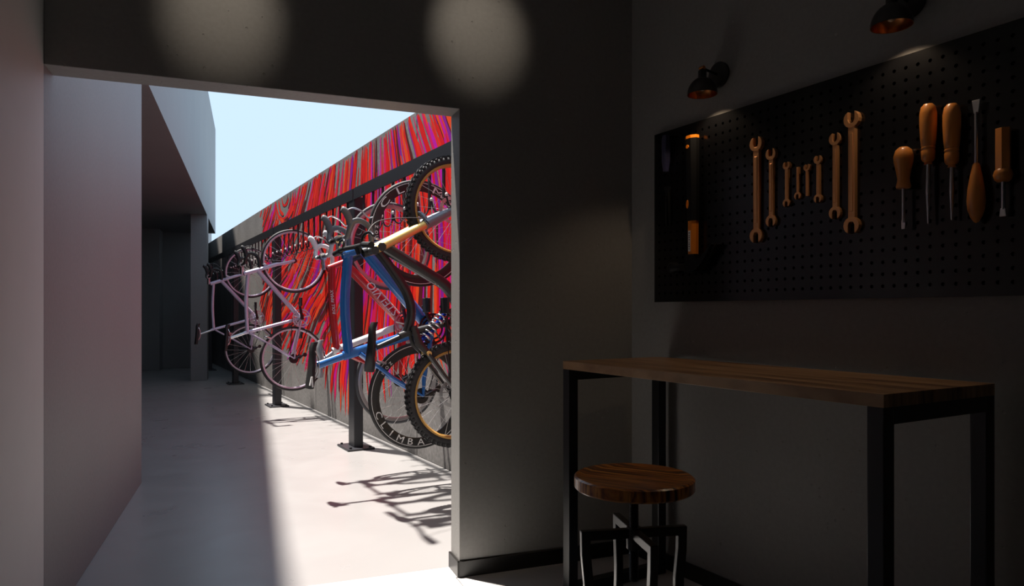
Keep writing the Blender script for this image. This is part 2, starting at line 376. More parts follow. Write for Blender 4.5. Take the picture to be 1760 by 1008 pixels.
def mural_bottom(s):
    pts = [(-8.6, 0.95), (-7.6, 0.75), (-6.9, 0.6), (-6.0, 0.40), (-5.2, 0.38), (-4.45, 0.16), (-3.5, 0.34), (-2.9, 0.52), (-1.9, 0.70), (0, 0.8)]
    for (a, b), (c, d) in zip(pts[:-1], pts[1:]):
        if a <= s <= c: return b + (d - b) * (s - a) / (c - a)
    return 0.8
PAINT = [((0.72, 0.004, 0.005), .34), ((0.85, 0.018, 0.006), .20), ((0.85, 0.070, 0.010), .07), ((0.72, 0.003, 0.11), .10),
         ((0.55, 0.004, 0.42), .06), ((0.26, 0.006, 0.32), .05), ((0.10, 0.005, 0.007), .18)]
p_mats = []
for i, (c, _) in enumerate(PAINT): p_mats.append(simple('mural_paint_%d' % i, c, 0.8, var=0.12, vscale=20, spec=0.15))
cum = []; t_ = 0
for c, q in PAINT: t_ += q; cum.append(t_)
mur = MB(); rnd = random.Random(21)
def stroke(s, v, length, wid, ci, lay):
    P = [(s, v)]
    for sg in (1, -1):
        x, z = s, v; run = 0
        seg = []
        while run < length / 2:
            dx, dz = flow(x, z); x += dx * 0.045 * sg; z += dz * 0.045 * sg; run += 0.045
            if z > MW_H - 0.002 or x > -0.14: break
            if z < mural_bottom(x) + 0.12 * math.sin(s * 37): break
            if x < -8.55 + 0.12 * math.sin(z * 9): break
            seg.append((x, z))
        P = P + seg if sg == 1 else seg[::-1] + P
    if len(P) < 4: return
    n = len(P); vs = []; y = -(0.0006 + 0.0022 * lay); ph = rnd.random() * 9
    for i, (x, z) in enumerate(P):
        a = P[max(0, i - 1)]; b = P[min(n - 1, i + 1)]
        dx, dz = b[0] - a[0], b[1] - a[1]; l = math.hypot(dx, dz) or 1
        t = i / (n - 1); wv = wid * (min(1, 6 * t + 0.25) * min(1, 5 * (1 - t) + 0.12)) * (1 + 0.2 * math.sin(i * 0.8 + ph))
        nx, nz = -dz / l * wv / 2, dx / l * wv / 2
        vs.append((x + nx, y, min(MW_H - 0.001, z + nz))); vs.append((x - nx, y, min(MW_H - 0.001, z - nz)))
    mur.add(vs, [(2 * i, 2 * i + 1, 2 * i + 3, 2 * i + 2) for i in range(n - 1)], ci)
for k in range(1050):
    s = -8.5 + rnd.random() * 8.4; v = 0.2 + rnd.random() * 2.44
    if v < mural_bottom(s) + 0.05: continue
    q = rnd.random() * t_; ci = next(i for i, c in enumerate(cum) if q <= c)
    if s < -4.2 and v < 1.3 and ci in (3, 5) and rnd.random() < 0.7: ci = rnd.choice((0, 1, 2))
    left = s < -7.7
    stroke(s, v, rnd.uniform(0.35, 1.1) if s < -4.3 else rnd.uniform(0.7, 2.2), rnd.uniform(0.024, 0.062) * (0.9 if s > -4 else 1.1), ci, rnd.random())
me = mur.mesh('mural_paint', p_mats)
o = obj('mural_paint', me, mw, kind='stuff')

# ------------------------------------------------------------------ bike rack along the mural wall
rack = thing('bike_rack', 'long dark steel wall rack with posts, rail and hooks in front of red mural', 'bike rack', W(-3.06, 0.30, 0), (0, 0, RW))
sx0 = 3.06; POST_S = [-3.06, -6.01, -8.95, -11.9]
post_me = MB().box(-0.075, 0.075, -0.0375, 0.0375, 0.012, 2.03).mesh('post', M_RACK, bevel=0.006)
plate_me = MB().box(-0.15, 0.15, -0.11, 0.11, -0.002, 0.014).mesh('base_plate', M_RACK, bevel=0.003, segs=1)
bolt_me = MB().lathe([(0, 0.026), (0.010, 0.026), (0.012, 0.014)], 8).mesh('bolt', M_DARKMETAL)
for ps in POST_S:
    obj('post', post_me, rack, (ps + sx0, 0, 0))
    bp_ = obj('base_plate', plate_me, rack, (ps + sx0, 0, 0))
    for ax in (-0.12, 0.12):
        for ay in (-0.08, 0.08): obj('bolt', bolt_me, bp_, (ax, ay, 0))
rail_prof = [(-0.040, 2.005), (-0.040, 2.095), (0.0, 2.095), (0.0, 2.085), (-0.030, 2.085), (-0.030, 2.005)]
def rail(x0, x1):
    m = MB(); n = len(rail_prof)
    vs = [(x0, y, z) for y, z in rail_prof] + [(x1, y, z) for y, z in rail_prof]
    m.add(vs, [tuple(range(n)), tuple(range(2 * n - 1, n - 1, -1))] + [(i, (i + 1) % n, n + (i + 1) % n, n + i) for i in range(n)])
    return m.mesh('rail', M_RACK)
edges = [(-3.0, -0.25), (-6.0, -3.02), (-8.95, -6.02), (-11.95, -8.97)]
for a, b in edges: obj('rail', rail(a + sx0, b + sx0), rack)
hook_me = MB().box(-0.012, 0.012, -0.031, -0.019, 1.74, 2.06).tube(catmull([(0, -0.025, 1.80), (0, -0.035, 1.735), (0, -0.060, 1.70), (0, -0.090, 1.71), (0, -0.106, 1.76)], 4), 0.0055, 6).mesh('hook', M_RACK, smooth=40)
tip_me = MB().lathe([(0, 0.011), (0.006, 0.008), (0.0085, 0), (0.007, -0.010), (0, -0.012)], 10).mesh('hook_tip', M_WHITEP, smooth=60)
s = -0.47
while s > -11.7:
    if min(abs(s - p) for p in POST_S) > 0.09:
        h = obj('hook', hook_me, rack, (s + sx0, 0, 0)); obj('hook_tip', tip_me, h, (0, -0.106, 1.768))
    s -= 0.21

# ------------------------------------------------------------------ bicycles (local X forward, Y left, Z up; hung with the front wheel up)
def wheel_meshes(r, kind):
    d = {}
    if kind == 'road':      tw, rimd, rm, tm = 0.0155, 0.018, M_LILACRIM, M_TYRE
    elif kind == 'deep':    tw, rimd, rm, tm = 0.013, 0.052, M_CARBON, M_TYRE
    elif kind == 'grey':    tw, rimd, rm, tm = 0.014, 0.030, M_SILVER, M_GREYTYRE
    else:                   tw, rimd, rm, tm = 0.029, 0.018, M_AMBER, M_TYRE
    rc = r - tw
    prof = [(rc + tw * math.cos(a), tw * 0.92 * math.sin(a)) for a in [2 * math.pi * i / 10 for i in range(10)]]
    t = MB().lathe(prof, 56, 'Y', closed=True)
    if kind == 'mtb':
        for i in range(60):
            for q, (ang, y) in enumerate(((0, 0.008), (0.05, -0.008), (0.025, 0.022), (0.025, -0.022))):
                a = 2 * math.pi * i / 60 + ang; dr = 0.0 if abs(y) < 0.01 else -0.009
                M = Matrix.Rotation(-a, 4, 'Y') @ Matrix.Translation((r + dr, y, 0))
                t.box(-0.006, 0.0055, -0.006, 0.006, -0.008, 0.008, 0, M)
    d['tire'] = t.mesh('tire', tm, smooth=50)
    ro = rc - tw * 0.55; hw = tw * 0.8
    pr = [(ro, hw), (ro - rimd * 0.5, hw * 1.05), (ro - rimd, hw * 0.45), (ro - rimd, -hw * 0.45), (ro - rimd * 0.5, -hw * 1.05), (ro, -hw)]
    d['rim'] = MB().lathe(pr, 56, 'Y', closed=True).mesh('rim', rm, smooth=50)
    sp = MB(); n = 24; ri = ro - rimd
    for i in range(n):
        sd_ = 1 if i % 2 else -1
        a = 2 * math.pi * i / n; b = a + (0.55 if (i // 2) % 2 else -0.55)
        sp.tube([(0.022 * math.cos(b), 0.03 * sd_, 0.022 * math.sin(b)), (ri * math.cos(a), 0.002 * sd_, ri * math.sin(a))], 0.0013, 4, caps=False)
    d['spokes'] = sp.mesh('spokes', M_SPOKE)
    d['hub'] = MB().lathe([(0, -0.052), (0.010, -0.052), (0.012, -0.036), (0.024, -0.034), (0.024, -0.028), (0.012, -0.022), (0.012, 0.022), (0.024, 0.028), (0.024, 0.034), (0.012, 0.036), (0.010, 0.052), (0, 0.052)], 16, 'Y').mesh('hub', M_DARKMETAL, smooth=40)
    return d
WHEELS = {}
def add_wheel(parent, x, z, r, kind, rot=0.0):
    key = (r, kind)
    if key not in WHEELS: WHEELS[key] = wheel_meshes(r, kind)
    d = WHEELS[key]
    rim = obj('wheel_rim', d['rim'], parent, (x, 0, z), (0, rot, 0))
    obj('tire', d['tire'], rim); sp = obj('spokes', d['spokes'], rim, kind='stuff'); obj('hub', d['hub'], rim)
    return rim
def rim_text(rim, txt, size, radius, mid_deg, y, flip=False, step=None, xs=1.0):
    # letters standing on the rim side that faces the room, reading clockwise; one joined decal
    n = len(txt); step = step or (size * 0.78 / radius)
    mb = MB()
    for i, ch in enumerate(txt):
        if ch == ' ': continue
        me = text_mesh(ch, size)
        a = R(mid_deg) + (i - (n - 1) / 2) * step * (-1 if not flip else 1)
        wv = [vv.co.copy() for vv in me.vertices]
        cx_ = (min(q.x for q in wv) + max(q.x for q in wv)) / 2
        # angle a measured in the picture of the standing bike seen from its right side: x forward, z up
        up = Vector((math.cos(a), 0, math.sin(a))); rt = Vector((math.sin(a), 0, -math.cos(a)))
        if flip: up = -up; rt = -rt
        c = Vector((math.cos(a) * radius, y, math.sin(a) * radius))
        vs = [c + rt * ((q.x - cx_) * xs) + up * (q.y - size * 0.33) + Vector((0, -1, 0)) * q.z for q in wv]
        mb.add(vs, [tuple(p.vertices) for p in me.polygons])
        bpy.data.meshes.remove(me)
    return obj('rim_lettering', mb.mesh('rim_lettering', M_LETTER), rim)

def saddle_mesh(L=0.27, Wd=0.14, mats=None, stripe=False):
    m = MB(); n = 10; secs = []
    for i in range(9):
        t = i / 8; x = -L * 0.45 + L * t
        wd = Wd * (0.9 * (1 - t) ** 1.4 + 0.24) * (0.75 if i == 0 else 1) * (0.55 if i == 8 else 1)
        z = 0.018 * (1 - t) ** 2 - 0.012 * (t > 0.9)
        secs.append([(x, wd / 2 * math.cos(2 * math.pi * (j + 0.5) / n), z + (0.016 if math.sin(2 * math.pi * (j + 0.5) / n) > 0 else 0.026) * math.sin(2 * math.pi * (j + 0.5) / n)) for j in range(n)])
    vs = [p for s_ in secs for p in s_]
    fs = [(i * n + j, i * n + (j + 1) % n, (i + 1) * n + (j + 1) % n, (i + 1) * n + j) for i in range(8) for j in range(n)]
    fs += [tuple(range(n - 1, -1, -1)), tuple(8 * n + j for j in range(n))]
    mi = [0] * len(fs)
    m.add(vs, fs)
    if stripe:
        for i in (5, 6): pass
    return m.mesh('saddle', mats, smooth=60)
ROAD = dict(F=(1.03, 0.0), BB=(0.425, -0.075), SC=(0.275, 0.46), HT=(0.875, 0.49), HB=(0.925, 0.345), SAD=(0.205, 0.66))
def crank(parent, bb, ring_m, arm_deg, pedal=True):
    ring = MB()
    for (ro, ri, y) in ((0.098, 0.084, -0.044), (0.072, 0.060, -0.036)):
        ring.lathe([(ro, y), (ro, y + 0.004), (ri, y + 0.004), (ri, y)], 36, 'Y', closed=True)
    for i in range(5):
        a = 2 * math.pi * i / 5
        ring.tube([(0.012 * math.cos(a), -0.042, 0.012 * math.sin(a)), (0.088 * math.cos(a), -0.042, 0.088 * math.sin(a))], 0.006, 5)
    cr = obj('chainring', ring.mesh('chainring', ring_m, smooth=40), parent, (bb[0], 0, bb[1]))
    axle = MB().lathe([(0, -0.07), (0.017, -0.07), (0.017, 0.07), (0, 0.07)], 14, 'Y').mesh('crank_axle', M_DARKMETAL, smooth=40)
    obj('crank_axle', axle, parent, (bb[0], 0, bb[1]))
    for sd_ in (-1, 1):
        a = R(arm_deg) + (0 if sd_ < 0 else math.pi)
        e = (0.17 * math.cos(a), sd_ * 0.075, 0.17 * math.sin(a))
        arm = obj('crank_arm', MB().tube([(0, sd_ * 0.062, 0), e], [0.017, 0.012], 8, flat=(0.6, 1), up=(0, 1, 0)).mesh('crank_arm', M_DARKMETAL, smooth=40), parent, (bb[0], 0, bb[1]))
        pd = MB().box(-0.045, 0.045, -0.045, 0.045, -0.009, 0.009).tube([(0, -sd_ * 0.055, 0), (0, sd_ * 0.05, 0)], 0.006, 6)
        obj('pedal', pd.mesh('pedal', M_BLACK, bevel=0.003, segs=1), arm, (e[0], e[1] + sd_ * 0.06, e[2]))
    # chain run and rear mech
    ch = MB()
    for r1, r2, sg in ((0.096, 0.042, 1), (0.096, 0.034, -1)):
        p0 = (bb[0], -0.042, bb[1] + sg * r1); p1 = (0, -0.042, sg * r2)
        ch.tube([p0, p1], 0.0035, 5)
    obj('chain', ch.mesh('chain', M_DARKMETAL), parent)
    cs = MB()
    for i, rr in enumerate((0.050, 0.045, 0.040, 0.035, 0.030, 0.026)):
        y = -0.030 - 0.004 * i; cs.lathe([(rr, y), (rr, y - 0.002), (0.015, y - 0.002), (0.015, y)], 20, 'Y', closed=True)
    obj('cassette', cs.mesh('cassette', M_DARKMETAL), parent)
    dm = MB().tube([(0.0, -0.055, -0.01), (0.02, -0.058, -0.05), (0.035, -0.05, -0.10)], [0.012, 0.014, 0.008], 8)
    dm.lathe([(0, -0.055), (0.022, -0.055), (0.022, -0.045), (0, -0.045)], 12, 'Y', M=Matrix.Translation((0.02, 0, -0.055)))
    dm.lathe([(0, -0.052), (0.022, -0.052), (0.022, -0.042), (0, -0.042)], 12, 'Y', M=Matrix.Translation((0.04, 0, -0.11)))
    obj('rear_derailleur', dm.mesh('rear_derailleur', M_DARKMETAL, smooth=40), parent)
def drop_bar(parent, cx_, cz, bar_m, tape_m, hood_m, lever_m, stem_from, stem_m):
    st = MB().tube([(stem_from[0], 0, stem_from[1]), (cx_ - 0.004, 0, cz)], [0.019, 0.017], 10)
    st.lathe([(0.014, -0.024), (0.026, -0.024), (0.026, 0.024), (0.014, 0.024)], 14, 'Y', M=Matrix.Translation((cx_, 0, cz)), closed=True)
    stem = obj('stem', st.mesh('stem', stem_m, smooth=40), parent)
    hb = obj('handlebar', MB().tube([(cx_, -0.15, cz), (cx_, 0.15, cz)], 0.0145, 10).mesh('handlebar', bar_m, smooth=40), parent)
    for sd_ in (-1, 1):
        y = 0.205 * sd_
        p = catmull([(cx_, 0.12 * sd_, cz), (cx_ + 0.005, 0.18 * sd_, cz), (cx_ + 0.045, y, cz - 0.003), (cx_ + 0.085, y, cz - 0.022), (cx_ + 0.095, y, cz - 0.065), (cx_ + 0.065, y * 1.02, cz - 0.115), (cx_ + 0.0, y * 1.04, cz - 0.130), (cx_ - 0.045, y * 1.05, cz - 0.128)], 5)
        obj('bar_tape', MB().tube(p, 0.0165, 10).mesh('bar_tape', tape_m, smooth=60), hb)
        hp = catmull([(cx_ + 0.068, y, cz - 0.006), (cx_ + 0.11, y, cz + 0.002), (cx_ + 0.145, y, cz + 0.022), (cx_ + 0.155, y, cz + 0.045)], 4)
        hd = obj('hood', MB().tube(hp, [0.017 + 0.004 * math.sin(i / (len(hp) - 1) * 3.1) for i in range(len(hp) - 1)] + [0.012], 10, flat=(0.85, 1.05)).mesh('hood', hood_m, smooth=60), hb)
        lv = catmull([(cx_ + 0.145, y, cz + 0.018), (cx_ + 0.165, y * 1.03, cz - 0.02), (cx_ + 0.150, y * 1.06, cz - 0.07), (cx_ + 0.115, y * 1.08, cz - 0.11), (cx_ + 0.118, y * 1.1, cz - 0.135)], 4)
        obj('brake_lever', MB().tube(lv, 0.008, 8, flat=(1.5, 0.6), up=(0, 1, 0)).mesh('brake_lever', lever_m, smooth=60), hd)
def place(o, s, h, tilt=0.0, lean=0.0, r=0.34, k=1.0):
    # local X -> up, local Z -> out from the wall, local Y -> along the wall
    M = Matrix(((0, U.x, -N.x), (0, U.y, -N.y), (1, 0, 0)))
    M = M.to_4x4() @ Matrix.Rotation(-tilt, 4, 'Y') @ Matrix.Rotation(lean, 4, 'Z')
    o.matrix_world = Matrix.Translation(W(s, r * k + 0.004, h)) @ M @ Matrix.Scale(k, 4)
def road_bike(label, s, h, tilt, lean, wheel, frame_m, fork_m, tape_m, hood_m, lever_m, stem_m, bar_m, sad_m, post_m, ring_m, rt=1.0, aero=False, arm=12, seat_up=0.0, k=1.0, tube_m=None):
    o = thing('bicycle', label, 'bicycle', group='bicycles hung on the rack')
    P = lambda k: (ROAD[k][0], 0, ROAD[k][1])
    V = lambda k: Vector(P(k))
    fr = MB(); t1, t2 = 0.017 * rt, 0.021 * rt
    fl_ = (0.75, 1.25) if aero else (1, 1)
    ht = V('HT'); hbm = V('HB'); bb = V('BB'); sc = V('SC'); ax = (hbm - ht).normalized()
    fr.tube([ht - ax * 0.012, hbm + ax * 0.008], 0.023 * (1.15 if aero else 1), 12)
    fr.tube(catmull([ht + ax * 0.03, (ht + sc) / 2 + Vector((0, 0, 0.008 if aero else 0)), sc], 5), t1 * 1.05, 12, flat=fl_)
    fr.tube([hbm - ax * 0.025, bb], t2 * 1.1, 12, flat=fl_)
    st_dir = (sc - bb).normalized()
    obj('seat_tube', MB().tube([bb, sc + st_dir * 0.035], t1, 12, flat=fl_).mesh('seat_tube', tube_m or frame_m, smooth=40), o)
    fr.lathe([(0, -0.036), (0.025, -0.036), (0.025, 0.036), (0, 0.036)], 14, 'Y', M=Matrix.Translation(bb))
    for sd_ in (-1, 1):
        fr.tube([bb + Vector((-0.02, sd_ * 0.028, 0)), Vector((0.10, sd_ * 0.048, -0.01)), Vector((0, sd_ * 0.062, 0))], [0.012 * rt, 0.010 * rt, 0.008], 8)
        fr.tube([sc + Vector((-0.01, sd_ * 0.014, -0.02)) - st_dir * (0.05 if aero else 0.0), Vector((0.12, sd_ * 0.045, 0.19)), Vector((0, sd_ * 0.062, 0))], [0.010 * rt, 0.009 * rt, 0.007], 8)
    f_o = obj('frame', fr.mesh('frame', frame_m, smooth=40), o)
    fk = MB(); fh = Vector((ROAD['F'][0], 0, 0))
    fk.tube([hbm + ax * 0.005, hbm + ax * 0.035], [0.022, 0.026], 10, flat=(1.2, 0.9))
    for sd_ in (-1, 1):
        fk.tube(catmull([hbm + ax * 0.03 + Vector((0, sd_ * 0.026, 0)), hbm + ax * 0.14 + Vector((0.004, sd_ * 0.042, 0)), (hbm + ax * 0.16 + fh) / 2 + Vector((0.0, sd_ * 0.049, 0)), fh + Vector((0, sd_ * 0.050, 0))], 4), [0.016 * rt ** .5] * 6 + [0.012] * 6 + [0.008], 8, flat=(0.7, 1.15))
    obj('fork', fk.mesh('fork', fork_m, smooth=40), o)
    add_wheel(o, 0, 0, 0.34, wheel, 0.0); 
    fw_ = add_wheel(o, ROAD['F'][0], 0, 0.34, wheel, 0.0)
    sad = Vector((ROAD['SAD'][0] - 0.01 * seat_up, 0, ROAD['SAD'][1] + seat_up))
    obj('seatpost', MB().tube([sc, sad + Vector((0.01, 0, -0.035))], 0.0145 if not aero else 0.017, 10, flat=fl_).mesh('seatpost', post_m, smooth=40), o)
    sd2 = obj('saddle', saddle_mesh(mats=sad_m), o, sad)
    rl = MB()
    for sd_ in (-1, 1): rl.tube(catmull([(-0.07, sd_ * 0.03, -0.005), (-0.03, sd_ * 0.022, -0.033), (0.05, sd_ * 0.022, -0.033), (0.11, sd_ * 0.012, -0.008)], 4), 0.0035, 6)
    obj('saddle_rail', rl.mesh('saddle_rail', M_CHROME), sd2)
    crank(o, ROAD['BB'], ring_m, arm)
    cl = Vector((0.962, 0, 0.522))
    drop_bar(o, cl.x, cl.z, bar_m, tape_m, hood_m, lever_m, (ht - ax * 0.03).xz, stem_m)
    # brake calipers
    for pos in (hbm + ax * 0.035 + Vector((0.03, 0, 0.0)), Vector((0.215, 0, 0.285))):
        bc = MB().tube(catmull([pos + Vector((0, 0.03, -0.05)), pos + Vector((0.012, 0.033, 0)), pos + Vector((0.012, -0.033, 0.0)), pos + Vector((0, -0.03, -0.05))], 4), 0.008, 6)
        obj('brake_caliper', bc.mesh('brake_caliper', M_SILVER, smooth=40), o)
    place(o, s, h, tilt, lean, k=k)
    return o, f_o

bikeA, _ = road_bike('lilac road bicycle with black drop bars at the shaded end of the rack', -7.44, 0.600, 0.0, 0.0, 'road', M_LILAC, M_LILAC, M_BLACK, M_BLACK, M_BLACK, M_SILVER, M_BLACK, M_BLACK, M_SILVER, M_LILACRIM)
bikeB, _ = road_bike('lilac road bicycle with black drop bars hanging next to the red bicycle', -5.02, 0.612, -0.02, 0.05, 'road', M_LILAC, M_LILAC, M_BLACK, M_BLACK, M_BLACK, M_SILVER, M_BLACK, M_BLACK, M_SILVER, M_LILACRIM)
bikeR, frR = road_bike('red road bicycle with white lettering, silver seatpost and pale bar hoods behind the blue bicycle', -2.10, 0.630, 0.06, 0.0, 'grey', M_RED, M_CARBON, M_WHITEHOOD, M_WHITEHOOD, M_SILVER, M_SILVER, M_SILVER, M_GREYSADDLE, M_SILVER, M_SILVER, 1.55, seat_up=-0.07, k=0.9, tube_m=M_WHITEP)
bikeBl, frBl = road_bike('blue aero road bicycle with deep black lettered rims and grey hoods', -1.6349, 0.571, 0.0, 0.0, 'deep', M_BLUE, M_BLUEL, M_GREYHOOD, M_GREYHOOD, M_SILVER, M_SILVER, M_DARKMETAL, M_BLACK, M_BLUE, M_DARKMETAL, 1.35, True, 30, seat_up=0.02)
# white panel and lettering along the red frame's down tube and top tube
def tube_text(frame, p0, p1, txt, size, off, t0, rad, shear=0.2):
    p0 = Vector((p0[0], 0, p0[1])); p1 = Vector((p1[0], 0, p1[1])); d = (p1 - p0).normalized(); up = Vector((-d.z, 0, d.x))
    me = text_mesh(txt, size, 0.0003, shear); c = p0 + d * t0
    mb = MB(); mb.add([c + d * vv.co.x + up * (vv.co.y - size * 0.34 + off) + Vector((0, -1, 0)) * (vv.co.z + rad) for vv in me.vertices], [tuple(p.vertices) for p in me.polygons])
    obj('frame_lettering', mb.mesh('frame_lettering', M_LETTER), frame)
tube_text(frR, ROAD['BB'], ROAD['HB'], 'STELVIO', 0.088, 0.0, 0.10, 0.0365)
tube_text(frR, ROAD['SC'], ROAD['HT'], 'ROLL FIMAX', 0.032, 0.0, 0.26, 0.0285)
wp = MB(); p0 = Vector((ROAD['BB'][0], 0, ROAD['BB'][1])); p1 = Vector((ROAD['HB'][0], 0, ROAD['HB'][1])); d_ = (p1 - p0).normalized(); u_ = Vector((-d_.z, 0, d_.x))
for sg in (1, -1): wp.tube([p0 + d_ * 0.06 + u_ * sg * 0.034, p1 - d_ * 0.06 + u_ * sg * 0.034], 0.0055, 6)
obj('frame_stripe', wp.mesh('frame_stripe', M_WHITEP), frR)
# lettering on the deep rims of the blue bicycle
rims = [c for c in bikeBl.children if c.name.startswith('wheel_rim')]
yy = -0.0125
rim_text(rims[1], 'CLIMBA', 0.060, 0.294, -12, yy, step=R(26), xs=1.9)
rim_text(rims[1], 'moz', 0.045, 0.294, 92, yy)
rim_text(rims[0], 'CLIMBA', 0.058, 0.294, 146, yy, True, R(14), 1.25)
rim_text(rims[0], 'moz', 0.045, 0.294, 50, yy)
ringm = MB().lathe([(0.3225, -0.0112), (0.3225, -0.0125), (0.319, -0.0125), (0.319, -0.0112)], 56, 'Y', closed=True).mesh('rim_stripe', M_LETTER)
for rm in rims: obj('rim_stripe', ringm, rm)
# white chevron on the blue bicycle's saddle
sdl = [c for c in bikeBl.children if c.name.startswith('saddle')][0]
chv = MB()
chv.tube([(-0.11, -0.066, 0.012), (-0.05, -0.066, 0.016)], 0.005, 6).tube([(-0.05, -0.060, 0.016), (-0.10, -0.066, 0.028)], 0.005, 6)
obj('saddle_chevron', chv.mesh('saddle_chevron', M_LETTER), sdl)

# full-suspension mountain bicycle
mt = thing('bicycle', 'black full-suspension mountain bicycle with gold fork stanchions and amber rims', 'bicycle', group='bicycles hung on the rack')
X3 = lambda a, b, y=0.0: Vector((a, y, b))
fr = MB()
fr.tube([X3(0.80, 0.555), X3(0.845, 0.42)], 0.027, 12)
fr.tube(catmull([X3(0.815, 0.47), X3(0.72, 0.392), X3(0.585, 0.300), X3(0.47, 0.272), X3(0.36, 0.30)], 5), 0.022, 12, flat=(0.8, 1.25))
fr.tube(catmull([X3(0.835, 0.43), X3(0.765, 0.30), X3(0.70, 0.18), X3(0.63, 0.06), X3(0.53, -0.01), X3(0.43, -0.02)], 5), 0.029, 12, flat=(0.85, 1.2))
fr.tube([X3(0.43, -0.02), X3(0.40, 0.12), X3(0.36, 0.30), X3(0.345, 0.345)], 0.020, 12)
fr.lathe([(0, -0.04), (0.03, -0.04), (0.03, 0.04), (0, 0.04)], 14, 'Y', M=Matrix.Translation(X3(0.43, -0.02)))
for sd_ in (-1, 1): fr.tube([X3(0.40, 0.27, sd_ * 0.03), X3(0.30, 0.24, sd_ * 0.035), X3(0.245, 0.185, sd_ * 0.036)], [0.020, 0.026, 0.018], 8, flat=(0.4, 1), up=(0, 1, 0))
obj('frame', fr.mesh('frame', M_CARBON, smooth=40), mt)
sw = MB()
for sd_ in (-1, 1):
    sw.tube([X3(0.41, 0.03, sd_ * 0.04), X3(0.2, 0.0, sd_ * 0.06), X3(0, 0, sd_ * 0.068)], [0.016, 0.014, 0.012], 8)
    sw.tube([X3(0.245, 0.19, sd_ * 0.045), X3(0.12, 0.10, sd_ * 0.06), X3(0, 0, sd_ * 0.068)], [0.016, 0.014, 0.012], 8)
obj('swingarm', sw.mesh('swingarm', M_CARBON, smooth=40), mt)
obj('pivot_bolt', MB().lathe([(0, -0.06), (0.014, -0.06), (0.014, 0.06), (0, 0.06)], 12, 'Y', M=Matrix.Translation(X3(0.245, 0.187))).mesh('pivot_bolt', M_GOLD, smooth=40), mt)
sh = obj('shock', MB().tube([X3(0.30, 0.235), X3(0.36, 0.16), X3(0.50, 0.04)], [0.013, 0.015, 0.013], 10).mesh('shock', M_BLUEANO, smooth=40), mt)
a = X3(0.33, 0.20); b = X3(0.48, 0.055); dv = (b - a); e1 = Vector((0, 1, 0)); e2 = dv.normalized().cross(e1)
obj('spring', MB().tube([a + dv * (i / 84) + (e1 * math.cos(i / 84 * 7 * 2 * math.pi) + e2 * math.sin(i / 84 * 7 * 2 * math.pi)) * 0.032 for i in range(85)], 0.006, 6).mesh('spring', M_CHROME, smooth=60), sh)
fs_ = MB(); fl2 = MB(); bt = X3(0.81, 0.525); hub = X3(1.08, 0)
fd = (hub - X3(0.815, 0.50)).normalized()
for sd_ in (-1, 1):
    y = Vector((0, sd_ * 0.055, 0))
    fs_.tube([X3(0.815, 0.505) + y, X3(0.815, 0.505) + fd * 0.36 + y], 0.025, 12)
    fl2.tube([X3(0.815, 0.505) + fd * 0.33 + y, X3(0.815, 0.505) + fd * 0.46 + y, hub + y], [0.031, 0.028, 0.016], 12)
fl2.tube(catmull([X3(0.815, 0.505) + fd * 0.35 + Vector((0, -0.06, 0)), X3(1.030, 0.225) + Vector((0, -0.035, 0)), X3(1.030, 0.225) + Vector((0, 0.035, 0)), X3(0.815, 0.505) + fd * 0.35 + Vector((0, 0.06, 0))], 4), 0.014, 8)
crn = MB()
for kk in (-0.01, 0.035): crn.tube([X3(0.815, 0.505) + fd * kk + Vector((0, -0.085, 0)), X3(0.815, 0.505) + fd * kk + Vector((0, 0.085, 0))], 0.024, 8)
obj('fork_stanchions', fs_.mesh('fork_stanchions', M_GOLD, smooth=40), mt)
obj('fork_lowers', fl2.mesh('fork_lowers', M_GREYP, smooth=40), mt)
obj('fork_crown', crn.mesh('fork_crown', M_CARBON, smooth=40), mt)
add_wheel(mt, 0, 0, 0.305, 'mtb'); add_wheel(mt, 1.08, 0, 0.305, 'mtb')
obj('seatpost', MB().tube([X3(0.36, 0.29), X3(0.285, 0.475)], 0.015, 10).mesh('seatpost', M_DARKMETAL, smooth=40), mt)
s_o = obj('saddle', saddle_mesh(mats=M_BLACK), mt, X3(0.275, 0.505))
obj('saddle_tag', MB().box(-0.005, 0.02, -0.052, -0.046, -0.012, 0.012).mesh('saddle_tag', M_RED), s_o, (-0.06, 0, 0))
hbz = X3(0.835, 0.585)
obj('stem', MB().tube([X3(0.795, 0.57), hbz], 0.020, 10).mesh('stem', M_DARKMETAL, smooth=40), mt)
hb = obj('handlebar', MB().tube(catmull([hbz + Vector((-0.02, -0.31, 0.03)), hbz + Vector((-0.005, -0.2, 0.03)), hbz + Vector((0, -0.06, 0)), hbz + Vector((0, 0.06, 0)), hbz + Vector((-0.005, 0.2, 0.03)), hbz + Vector((-0.02, 0.31, 0.03))], 4), 0.013, 10).mesh('handlebar', M_BLACK, smooth=60), mt)
for sd_ in (-1, 1):
    obj('grip', MB().tube([hbz + Vector((-0.02, sd_ * 0.315, 0.03)), hbz + Vector((-0.010, sd_ * 0.21, 0.03))], 0.017, 10).mesh('grip', M_BLACK, smooth=60), hb)
    obj('brake_lever', MB().tube(catmull([hbz + Vector((0.0, sd_ * 0.16, 0.03)), hbz + Vector((0.045, sd_ * 0.17, 0.02)), hbz + Vector((0.05, sd_ * 0.25, 0.015)), hbz + Vector((0.03, sd_ * 0.295, 0.012))], 4), 0.008, 8).mesh('brake_lever', M_DARKMETAL, smooth=60), hb)
cb = MB().tube(catmull([hbz + Vector((0.03, -0.18, 0.02)), hbz + Vector((0.13, -0.12, -0.08)), X3(1.0, 0.26, -0.085), X3(0.97, 0.20, -0.085)], 8), 0.0028, 5)
obj('brake_hose', cb.mesh('brake_hose', M_BLACK), mt)
disc = MB().lathe([(0.08, -0.045), (0.08, -0.043), (0.06, -0.043), (0.06, -0.045)], 36, 'Y', closed=True)
